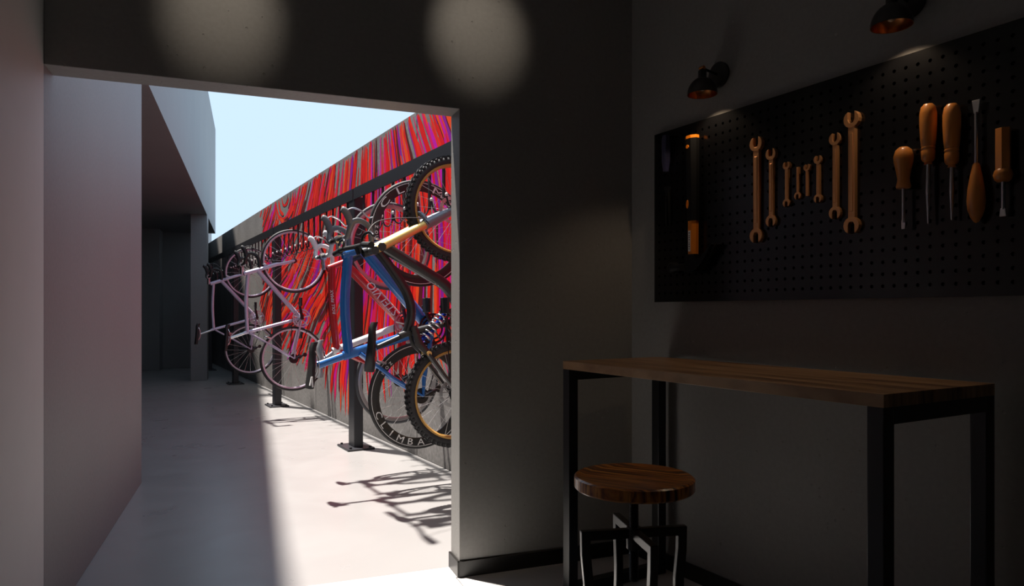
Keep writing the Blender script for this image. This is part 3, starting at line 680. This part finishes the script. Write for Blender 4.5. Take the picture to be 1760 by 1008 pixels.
for i in range(6):
    a_ = 2 * math.pi * i / 6; disc.tube([(0.015 * math.cos(a_), -0.044, 0.015 * math.sin(a_)), (0.062 * math.cos(a_ + .4), -0.044, 0.062 * math.sin(a_ + .4))], 0.003, 4)
dme = disc.mesh('brake_disc', M_SILVER)
obj('brake_disc', dme, mt, (1.08, 0.088, 0)); obj('brake_disc', dme, mt, (0, 0.088, 0))
crank(mt, (0.43, -0.02), M_DARKMETAL, 60)
place(mt, -1.19, 0.622, 0, 0, 0.305)

# ------------------------------------------------------------------ pegboard
BD = 0.018; B0, B1, BZ0, BZ1 = 0.197, 2.10, 1.1435, 1.870
pg = thing('pegboard', 'black perforated tool board mounted on the grey plaster wall', 'pegboard', W(B0, BD, BZ0), (0, 0, RW))
PX, PZ = 0.03582, 0.03688
xs = [0.2274 + PX * i - B0 for i in range(60) if 0.2274 + PX * i < B1 - 0.02]
zs = [1.1800 + PZ * (j if j < 9 else j + 0.665) - BZ0 for j in range(18)]
HR = 0.0058; K = 10
pm = MB()
bx = [0] + [(a + b) / 2 for a, b in zip(xs[:-1], xs[1:])] + [B1 - B0]
bz = [0] + [(a + b) / 2 for a, b in zip(zs[:-1], zs[1:])] + [BZ1 - BZ0]
for i, x in enumerate(xs):
    for j, z in enumerate(zs):
        x0, x1, z0, z1 = bx[i], bx[i + 1], bz[j], bz[j + 1]
        circ = [(x + HR * math.cos(2 * math.pi * k / K), z + HR * math.sin(2 * math.pi * k / K)) for k in range(K)]
        outer = []
        for (cx_, cz_) in circ:
            dx, dz = cx_ - x, cz_ - z
            tx = ((x1 - x) / dx if dx > 1e-9 else ((x0 - x) / dx if dx < -1e-9 else 9e9)); tz = ((z1 - z) / dz if dz > 1e-9 else ((z0 - z) / dz if dz < -1e-9 else 9e9))
            t = min(tx, tz); outer.append((x + dx * t, z + dz * t))
        vs = [(a, 0, b) for a, b in circ] + [(a, 0, b) for a, b in outer] + [(a, 0.007, b) for a, b in circ]
        fs = [(k, K + k, K + (k + 1) % K, (k + 1) % K) for k in range(K)]
        corn = [(x1, z1), (x0, z1), (x0, z0), (x1, z0)]
        o_ = len(vs); vs += [(a, 0, b) for a, b in corn]
        for ci, (a, b) in enumerate(corn):
            ang = math.atan2(b - z, a - x) % (2 * math.pi); k = int(ang / (2 * math.pi / K)) % K
            fs.append((K + k, o_ + ci, K + (k + 1) % K))
        pm.add(vs, fs, 0)
        pm.add([vs[k] for k in range(K)] + [vs[2 * K + k] for k in range(K)], [(k, (k + 1) % K, K + (k + 1) % K, K + k) for k in range(K)], 1)
Lx, Lz = B1 - B0, BZ1 - BZ0
pm.add([(0, 0, 0), (Lx, 0, 0), (Lx, 0, Lz), (0, 0, Lz), (0, BD, 0), (Lx, BD, 0), (Lx, BD, Lz), (0, BD, Lz)], [(0, 1, 5, 4), (1, 2, 6, 5), (2, 3, 7, 6), (3, 0, 4, 7)], 0)
obj('perforated_panel', pm.mesh('perforated_panel', [M_PEG, M_PEG]), pg)
obj('hole_shade_sheet', MB().box(0.004, Lx - 0.004, 0.008, BD + 0.0005, 0.004, Lz - 0.004).mesh('hole_shade_sheet', M_PEG), pg)  # black sheet added behind the holes, its colour standing in for shade there

# ------------------------------------------------------------------ tools on the board (local Y into the wall, surface at y = 0)
def on_board(name, label, cat, s, h, group=None, data=None):
    return thing(name, label, cat, W(s, BD, h), (0, 0, RW), group, data)
# hammer, hung head down
hm = on_board('claw_hammer', 'claw hammer with black and orange handle hung head down on the board', 'hammer', 0.452, 1.262)
def octo(wx, wy): 
    c = 0.3
    return [(wx * a, wy * b) for a, b in ((-0.5, -0.5 + c), (-0.5 + c, -0.5), (0.5 - c, -0.5), (0.5, -0.5 + c), (0.5, 0.5 - c), (0.5 - c, 0.5), (-0.5 + c, 0.5), (-0.5, 0.5 - c))]
def loft(secs, mats, name, smooth=None):
    m = MB(); n = len(secs[0][1]); vs = []
    for z, pl, ox, oy in secs: vs += [(x + ox, y + oy, z) for x, y in pl]
    fs = [(i * n + j, i * n + (j + 1) % n, (i + 1) * n + (j + 1) % n, (i + 1) * n + j) for i in range(len(secs) - 1) for j in range(n)]
    fs += [tuple(range(n - 1, -1, -1)), tuple((len(secs) - 1) * n + j for j in range(n))]
    m.add(vs, fs); return m.mesh(name, mats, smooth=smooth)
yo = -0.022
obj('grip', loft([(0.205, octo(0.050, 0.040), -0.002, yo), (0.30, octo(0.052, 0.040), -0.003, yo), (0.44, octo(0.058, 0.042), -0.006, yo), (0.536, octo(0.062, 0.043), -0.008, yo)], M_GRIP, 'grip', 30), hm)
obj('end_cap', loft([(0.535, octo(0.062, 0.043), -0.008, yo), (0.548, octo(0.060, 0.042), -0.008, yo)], M_ORANGE, 'end_cap'), hm)
sh_ = obj('shaft', loft([(0.05, octo(0.044, 0.034), -0.002, yo), (0.21, octo(0.046, 0.035), -0.002, yo)], M_ORANGE, 'shaft'), hm)
obj('grip_dot', MB().lathe([(0, -0.0455), (0.0075, -0.0455), (0.0085, -0.041), (0, -0.041)], 14, 'Y', M=Matrix.Translation((-0.012, 0, 0.503))).mesh('grip_dot', M_ORANGE), hm)
obj('grip_dot', MB().lathe([(0, -0.0435), (0.0085, -0.0435), (0.0095, -0.039), (0, -0.039)], 14, 'Y', M=Matrix.Translation((-0.014, 0, 0.272)) @ Matrix.Diagonal((0.75, 1, 2.0, 1))).mesh('grip_dot', M_ORANGE), hm)
tg = obj('label_strip', MB().box(-0.012, 0.0, -0.0402, -0.036, 0.082, 0.165).mesh('label_strip', M_LETTER), sh_)
mk = MB()
for i in range(8): mk.box(-0.0085, -0.0035, -0.0406, -0.0401, 0.090 + i * 0.009, 0.090 + i * 0.009 + (0.006 if i % 3 else 0.004))
obj('label_print', mk.mesh('label_print', simple('label_ink', (0.08, 0.10, 0.12), 0.6)), sh_)
hd = MB()
hd.prism([(-0.030, 0.0), (0.022, 0.0), (0.036, 0.012), (0.028, 0.040), (0.026, 0.070), (-0.026, 0.070), (-0.028, 0.035)], -0.044, -0.002)
hd.lathe([(0, -0.130), (0.021, -0.130), (0.024, -0.124), (0.024, -0.102), (0.016, -0.088), (0.015, -0.055), (0.020, -0.028), (0, -0.026)], 20, 'X', M=Matrix.Translation((0, -0.023, 0.022)))
for yy in (-0.046, -0.018):
    hd.prism([(0.015, 0.0), (0.040, 0.010), (0.064, 0.030), (0.090, 0.062), (0.116, 0.102), (0.111, 0.104), (0.080, 0.072), (0.052, 0.050), (0.020, 0.052)], yy, yy + 0.016)
obj('hammer_head', hd.mesh('hammer_head', M_HAMMER, smooth=40), hm)
# navy punch and black two-pronged tool at the left end
on_board('center_punch', 'short navy blue hexagonal punch at the board corner above the black pin tool', 'punch', 0.288, 1.694, data=MB().lathe([(0, 0), (0.013, 0), (0.020, 0.045), (0.0205, 0.13), (0.016, 0.152), (0, 0.156)], 6, M=Matrix.Translation((0, -0.0185, 0)), a0=0.3).mesh('center_punch', M_NAVY, bevel=0.001))
pt = on_board('pin_spanner', 'small black two-pronged pin tool beside the hammer', 'pin tool', 0.2865, 1.47)
pp = MB()
pp.box(-0.013, 0.013, -0.016, 0.001, 0.150, 0.160).box(-0.010, 0.010, -0.013, 0.001, 0.125, 0.151)
obj('collar', pp.mesh('collar', M_DARKMETAL, bevel=0.001), pt)
for sx in (-1, 1):
    obj('prong', MB().tube([(sx * 0.006, -0.006, 0.135), (sx * 0.0085, -0.006, 0.085), (sx * 0.010, -0.006, 0.0)], [0.008, 0.0075, 0.004], 8).mesh('prong', M_GRIP, smooth=40), pt)
# wrenches
def jaw(cz, rad, up, slot):
    pts = []; sg = 1 if up else -1
    a0 = math.asin(min(0.95, slot / rad))
    n = 14
    for i in range(n + 1):       # outer arc from slot side round to the other
        a = math.pi / 2 - a0 - (2 * math.pi - 2 * a0) * i / n
        pts.append((rad * math.cos(a), cz + sg * rad * math.sin(a)))
    pts += [(-slot, cz - sg * 0.05 * rad), (-slot * 0.55, cz - sg * 0.42 * rad), (slot * 0.55, cz - sg * 0.42 * rad), (slot, cz - sg * 0.05 * rad)]
    return pts
def wrench(label, s, h1, h0, hw, sw_, top=True, bot=True):
    L_ = h1 - h0; o = on_board('open_end_wrench', label, 'wrench', s, h0, 'copper wrenches on the board')
    rt_ = hw / 2; T = min(0.018, 0.008 + hw * 0.16); z0 = rt_ * (0.95 if bot else 0.0); z1 = L_ - rt_ * (0.95 if top else 0.0)
    sh2 = MB()
    za = z0 + (rt_ * 0.7 if bot else 0); zb = z1 - (rt_ * 0.7 if top else 0)
    sh2.prism([(-sw_ / 2, za), (sw_ / 2, za), (sw_ / 2, zb), (-sw_ / 2, zb)], -T * 0.85, 0.0005)
    obj('shaft', sh2.mesh('shaft', M_WRENCH, bevel=sw_ * 0.12), o)
    obj('web', MB().box(-sw_ * 0.22, sw_ * 0.22, -T * 0.98, -T * 0.8, za + sw_, zb - sw_).mesh('web', M_WRENCH, bevel=T * 0.06, segs=1), o)
    for fl_, cz, up in ((top, z1, True), (bot, z0, False)):
        if fl_: obj('jaw', MB().prism(jaw(cz, rt_, up, rt_ * 0.40), -T, 0.0005).mesh('jaw', M_WRENCH, bevel=rt_ * 0.09, segs=2), o)
wr = [('large copper open-end wrench hanging nearest the hammer', 0.757, 1.7415, 1.3528, 0.056, 0.027, 1, 1),
      ('medium copper open-end wrench beside the large one nearest the hammer', 0.8216, 1.686, 1.4055, 0.044, 0.019, 1, 1),
      ('small copper wrench with two jaws on the hammer side of the two single-jaw wrenches', 0.8858, 1.6264, 1.4678, 0.029, 0.013, 1, 1),
      ('tiny copper wrench with a single jaw pointing down', 0.9309, 1.600, 1.488, 0.026, 0.009, 0, 1),
      ('tiny copper wrench with a single jaw pointing up', 0.9679, 1.6033, 1.4947, 0.025, 0.010, 1, 0),
      ('small copper wrench with two jaws on the screwdriver side of the single-jaw wrenches', 1.0105, 1.6247, 1.4653, 0.030, 0.012, 1, 1),
      ('medium copper open-end wrench beside the large one nearest the screwdrivers', 1.0752, 1.6862, 1.4036, 0.043, 0.019, 1, 1),
      ('large copper open-end wrench hanging nearest the screwdrivers', 1.1348, 1.7417, 1.3504, 0.055, 0.025, 1, 1)]
for q in wr: wrench(*q)
# screwdrivers and awls
def driver(name, label, cat, s, h0, prof_handle, parts):
    o = on_board(name, label, cat, s, h0, 'orange handled drivers on the board')
    rmax = max(r for r, z in prof_handle); yc = -rmax
    M = Matrix.Translation((0, yc, 0))
    nseg = 6 if 'hex' in name else 24
    obj('handle', MB().lathe(prof_handle, 24, M=M).mesh('handle', M_ORANGEH, smooth=35), o)
    for nm, mbf in parts: obj(nm, mbf(yc), o)
    # two slim pegs carry the tool on the board
    pk = MB()
    zc = sum(z for r, z in prof_handle) / len(prof_handle)
    pk.tube([(0, yc, zc), (0, 0.006, zc)], 0.003, 6)
    obj('peg', pk.mesh('peg', M_DARKMETAL), o)
    return o
def rod(p, m=M_SILVER): return lambda yc: MB().lathe(p, 14, M=Matrix.Translation((0, yc, 0))).mesh('blade', m, smooth=35)
def blade(z0, z1, w0, w1, th=0.004): 
    return lambda yc: MB().add([(-w0, yc - th, z0), (w0, yc - th, z0), (w0, yc + th, z0), (-w0, yc + th, z0), (-w1, yc - th, z1), (w1, yc - th, z1), (w1, yc + th, z1), (-w1, yc + th, z1)], [(0, 1, 2, 3), (4, 7, 6, 5), (0, 4, 5, 1), (1, 5, 6, 2), (2, 6, 7, 3), (3, 7, 4, 0)]).mesh('tip', M_SILVER, bevel=0.0008, segs=1)
h0 = 1.3466; H_ = lambda h: h - h0
driver('stubby_screwdriver', 'short screwdriver with bulbous orange handle and bright flat tip', 'screwdriver', 1.311, h0,
       [(0, H_(1.591)), (0.012, H_(1.589)), (0.022, H_(1.580)), (0.027, H_(1.562)), (0.026, H_(1.545)), (0.0205, H_(1.520)), (0.0165, H_(1.495)), (0.0175, H_(1.485)), (0.0205, H_(1.473)), (0.019, H_(1.467)), (0, H_(1.465))],
       [('shaft', rod([(0, H_(1.47)), (0.0048, H_(1.47)), (0.0048, H_(1.365)), (0, H_(1.365))])), ('tip', blade(H_(1.3466), H_(1.372), 0.006, 0.006, 0.002))])
def awl(label, s, top, mid, bot):
    global h0
    h0 = bot
    k = (top - mid) / 0.1755
    z = lambda q: top - q * k - bot
    pr = [(0, z(0)), (0.012, z(0.002)), (0.019, z(0.010)), (0.0225, z(0.03)), (0.0225, z(0.06)), (0.0205, z(0.10)), (0.0185, z(0.122)), (0.0170, z(0.124)), (0.0185, z(0.127)), (0.0185, z(0.130)), (0.0165, z(0.133)), (0.0185, z(0.137)), (0.0175, z(0.160)), (0.0145, z(0.166)), (0.009, z(0.169)), (0.0105, z(0.1755)), (0, z(0.1755))]
    ln = mid - bot
    driver('round_awl', label, 'awl', s, bot, pr, [('spike', rod([(0, ln), (0.0052, ln), (0.0062, ln * 0.72), (0.0070, ln * 0.55), (0.0045, ln * 0.28), (0.0026, ln * 0.02), (0, 0)]))])
awl('orange handled awl with tapered spike beside the bulbous screwdriver', 1.3805, 1.701, 1.5257, 1.353)
awl('orange handled awl with tapered spike beside the upturned chisel driver', 1.4455, 1.685, 1.5056, 1.357)
h0 = 1.3423
driver('upturned_driver', 'flat driver with teardrop orange handle hung blade up', 'screwdriver', 1.509, h0,
       [(0, H_(1.3423)), (0.006, H_(1.346)), (0.0145, H_(1.360)), (0.0205, H_(1.380)), (0.0225, H_(1.402)), (0.0205, H_(1.435)), (0.015, H_(1.47)), (0.0095, H_(1.50)), (0.006, H_(1.5065)), (0, H_(1.5065))],
       [('shaft', rod([(0, H_(1.50)), (0.0048, H_(1.50)), (0.0044, H_(1.645)), (0, H_(1.645))])), ('tip', blade(H_(1.642), H_(1.678), 0.006, 0.0105, 0.002))])
h0 = 1.3534
hx = on_board('ball_end_driver', 'driver with square-cut orange handle ending in a ball', 'screwdriver', 1.575, h0, 'orange handled drivers on the board')
Mx = Matrix.Translation((0, -0.022, 0))
obj('handle', MB().lathe([(0, H_(1.586)), (0.0185, H_(1.586)), (0.0185, H_(1.465)), (0, H_(1.465))], 6, M=Mx, a0=R(-75)).mesh('handle', M_ORANGEH, bevel=0.001), hx)
obj('ball', MB().lathe([(0, H_(1.486)), (0.011, H_(1.4835)), (0.0195, H_(1.475)), (0.023, H_(1.463)), (0.0195, H_(1.450)), (0.014, H_(1.445)), (0, H_(1.444))], 24, M=Mx).mesh('ball', M_ORANGEH, smooth=50), hx)
obj('shaft', rod([(0, H_(1.45)), (0.0045, H_(1.45)), (0.0045, H_(1.372)), (0, H_(1.372))])(-0.022), hx)
obj('tip', blade(H_(1.3534), H_(1.375), 0.0085, 0.006, 0.0025)(-0.022), hx)
obj('peg', MB().tube([(0, -0.022, 0.1), (0, 0.006, 0.1)], 0.003, 6).mesh('peg', M_DARKMETAL), hx)

# ------------------------------------------------------------------ wall lamps
def wall_lamp(label, s):
    o = thing('wall_lamp', label, 'wall lamp', W(s, 0, 2.03), (0, 0, RW), 'wall lamps above the board')
    obj('wall_plate', MB().lathe([(0, -0.016), (0.044, -0.016), (0.050, -0.011), (0.050, 0.0), (0, 0.0)], 40, 'Y').mesh('wall_plate', M_LAMP, smooth=40), o)
    zt = 0.008
    obj('arm', MB().tube([(0, -0.012, 0.0), (0, -0.096, zt + 0.004)], 0.0048, 10).mesh('arm', M_BLACK, smooth=40), o)
    obj('knuckle', MB().tube([(-0.012, -0.094, zt + 0.004), (0.010, -0.094, zt + 0.004)], 0.0075, 12).mesh('knuckle', M_COPPER, smooth=40), o)
    M = Matrix.Translation((0, -0.094, -0.090))
    n = 12; out_ = [(0.0570 * math.cos(a) ** 0.8 if False else 0.057 * math.cos(a), 0.066 * math.sin(a)) for a in [i / n * R(74) for i in range(n + 1)]]
    prof = out_ + [(0.0160, 0.0645), (0.0160, 0.090), (0.0135, 0.093), (0, 0.093)]
    shd = obj('shade', MB().lathe(prof, 48, M=M).mesh('shade', M_LAMP, smooth=35), o)
    inn = [(r * 0.965, z * 0.965) for r, z in out_] + [(0, 0.063)]
    obj('shade_lining', MB().lathe([(0.057, -0.0006)] + inn, 48, M=M).mesh('shade_lining', M_COPPER, smooth=35), shd)
    obj('bulb', MB().lathe([(0, 0.012), (0.010, 0.016), (0.014, 0.028), (0.010, 0.045), (0.008, 0.062)], 16, M=M).mesh('bulb', simple('bulb_glass', (0.55, 0.40, 0.25), 0.2), smooth=60), shd)
    l = bpy.data.lights.new('wall_lamp_light', 'SPOT'); l.energy = 2.2; l.color = (1.0, 0.74, 0.50); l.spot_size = R(120); l.spot_blend = 0.6; l.shadow_soft_size = 0.012
    lo = obj('wall_lamp_light', l, o, (0, -0.094, -0.088))
wall_lamp('charcoal dome lamp with copper lining by the room corner', 0.5525)
wall_lamp('charcoal dome lamp with copper lining above the screwdrivers', 1.3045)

# ceiling spotlights washing the door wall
def ceiling_spot(label, t, p, power, tgt):
    o = thing('ceiling_spotlight', label, 'spotlight', F(t, p, CEIL), (0, 0, RF), 'ceiling spotlights by the door wall')
    obj('canopy', MB().lathe([(0, 0.002), (0.045, 0.002), (0.045, -0.02), (0, -0.02)], 24).mesh('canopy', M_LAMP, smooth=40), o)
    c = F(t, p, CEIL - 0.06); d = (tgt - c).normalized()
    q = d.to_track_quat('-Z', 'Y')
    Mi = Matrix.Rotation(-RF, 4, 'Z')
    can = obj('lamp_head', MB().lathe([(0, 0.06), (0.036, 0.06), (0.038, -0.05), (0.034, -0.05), (0.030, 0.0), (0, 0.0)], 24).mesh('lamp_head', M_LAMP, smooth=40), o, (0, 0, -0.075))
    can.rotation_euler = (Mi @ q.to_matrix().to_4x4()).to_euler()
    l = bpy.data.lights.new('spot_beam_offscreen', 'SPOT'); l.energy = power; l.color = (1.0, 0.86, 0.70); l.spot_size = R(27); l.spot_blend = 1.0; l.shadow_soft_size = 0.03
    obj('spot_beam_offscreen', l, can, (0, 0, -0.03))
ceiling_spot('charcoal ceiling spotlight over the middle of the doorway', -0.91, -0.95, 13, F(-0.91, 0, 2.24))
ceiling_spot('charcoal ceiling spotlight over the wall beside the doorway', 0.09, -0.95, 13, F(0.09, 0, 2.30))
# ------------------------------------------------------------------ workbench
TBW, TBD, TBH, TT = 1.304, 0.497, 0.910, 0.032
tb_s = None
tl = Vector((0.199, 2.75, 0))         # front left corner of the top on plan
s_l = -((tl - C0).dot(U)); d_f = -((tl - C0).dot(N))
tb = thing('work_table', 'narrow work table with oak top on black steel frames under the board', 'table', W(s_l, d_f, 0), (0, 0, RW))
obj('tabletop', MB().box(0, TBW, 0, TBD, TBH - TT, TBH).mesh('tabletop', M_TOP, bevel=0.0015), tb)
q = 0.042
leg_me = MB().box(0, q, 0, q, 0, TBH - TT + 0.001).mesh('leg', M_STEEL, bevel=0.0025)
bar_me = MB().box(0, q, q - 0.001, TBD - q + 0.001, 0, q).mesh('rail', M_STEEL, bevel=0.0025)
for x in (0.0, TBW - q):
    obj('leg', leg_me, tb, (x, 0, 0)); obj('leg', leg_me, tb, (x, TBD - q, 0))
    obj('rail', bar_me, tb, (x, 0, TBH - TT - q + 0.001)); obj('rail', bar_me, tb, (x, 0, 0))

# ------------------------------------------------------------------ swivel stool
st = thing('swivel_stool', 'screw-height stool with round teak seat and black curved legs', 'stool', (0.336, 1.94, 0), (0, 0, math.atan2(0.051, 0.283)))
SR = 0.164
obj('seat', MB().lathe([(0, 0.645), (SR - 0.03, 0.6455), (SR - 0.012, 0.650), (SR - 0.005, 0.650), (SR, 0.646), (SR, 0.619), (SR - 0.005, 0.614), (0, 0.614)], 64).mesh('seat', M_SEAT, smooth=35), st).rotation_euler = (0, 0, R(-40))
scr = MB(); prof = []
z = 0.36
while z < 0.616:
    prof += [(0.0112, z), (0.0132, z + 0.0022)]; z += 0.0044
scr.lathe([(0, 0.358)] + prof + [(0.0112, 0.618), (0, 0.618)], 18)
obj('screw', scr.mesh('screw', M_STEEL, smooth=20), st)
obj('hub', MB().lathe([(0, 0.508), (0.019, 0.508), (0.021, 0.504), (0.021, 0.45), (0.017, 0.446), (0, 0.446)], 20).mesh('hub', M_STEEL, smooth=40), st)
obj('seat_plate', MB().lathe([(0, 0.616), (0.055, 0.616), (0.055, 0.608), (0, 0.608)], 24).mesh('seat_plate', M_STEEL, smooth=40), st)
def leg_loft(ang):
    # flat bar: horizontal arm from the hub, then down, in, and flaring out to the floor
    c = [(0.012, 0.492), (0.139, 0.492), (0.138, 0.44), (0.134, 0.40), (0.130, 0.36), (0.130, 0.32), (0.136, 0.26), (0.150, 0.16), (0.172, 0.06), (0.186, 0.0)]
    m = MB(); vs = []; n = len(c)
    for i, (r, z) in enumerate(c):
        a = Vector(c[max(0, i - 1)]); b = Vector(c[min(n - 1, i + 1)]); t = (b - a).normalized(); nn = Vector((-t.y, t.x))
        hw = 0.0130; th = 0.0105
        if i == 1: nn = Vector((1, 1))          # mitred elbow
        for (p_, y) in ((hw, -th), (hw, th), (-hw, th), (-hw, -th)):
            zz = z + nn.y * p_
            vs.append((r + nn.x * p_, y, max(0.0, zz)))
    fs = [(i * 4 + j, i * 4 + (j + 1) % 4, (i + 1) * 4 + (j + 1) % 4, (i + 1) * 4 + j) for i in range(n - 1) for j in range(4)] + [(3, 2, 1, 0), tuple((n - 1) * 4 + j for j in range(4))]
    m.add(vs, fs, 0, Matrix.Rotation(ang, 4, 'Z')); return m.mesh('leg', M_STEEL, bevel=0.003, segs=2)
for k in range(4): obj('leg', leg_loft(k * math.pi / 2), st)
rg = [(0.148 * math.cos(a), 0.148 * math.sin(a), 0.22) for a in [2 * math.pi * i / 48 for i in range(49)]]
obj('foot_ring', MB().tube(rg, 0.008, 8, caps=False).mesh('foot_ring', M_STEEL, smooth=60), st)
bpy.context.view_layer.update()
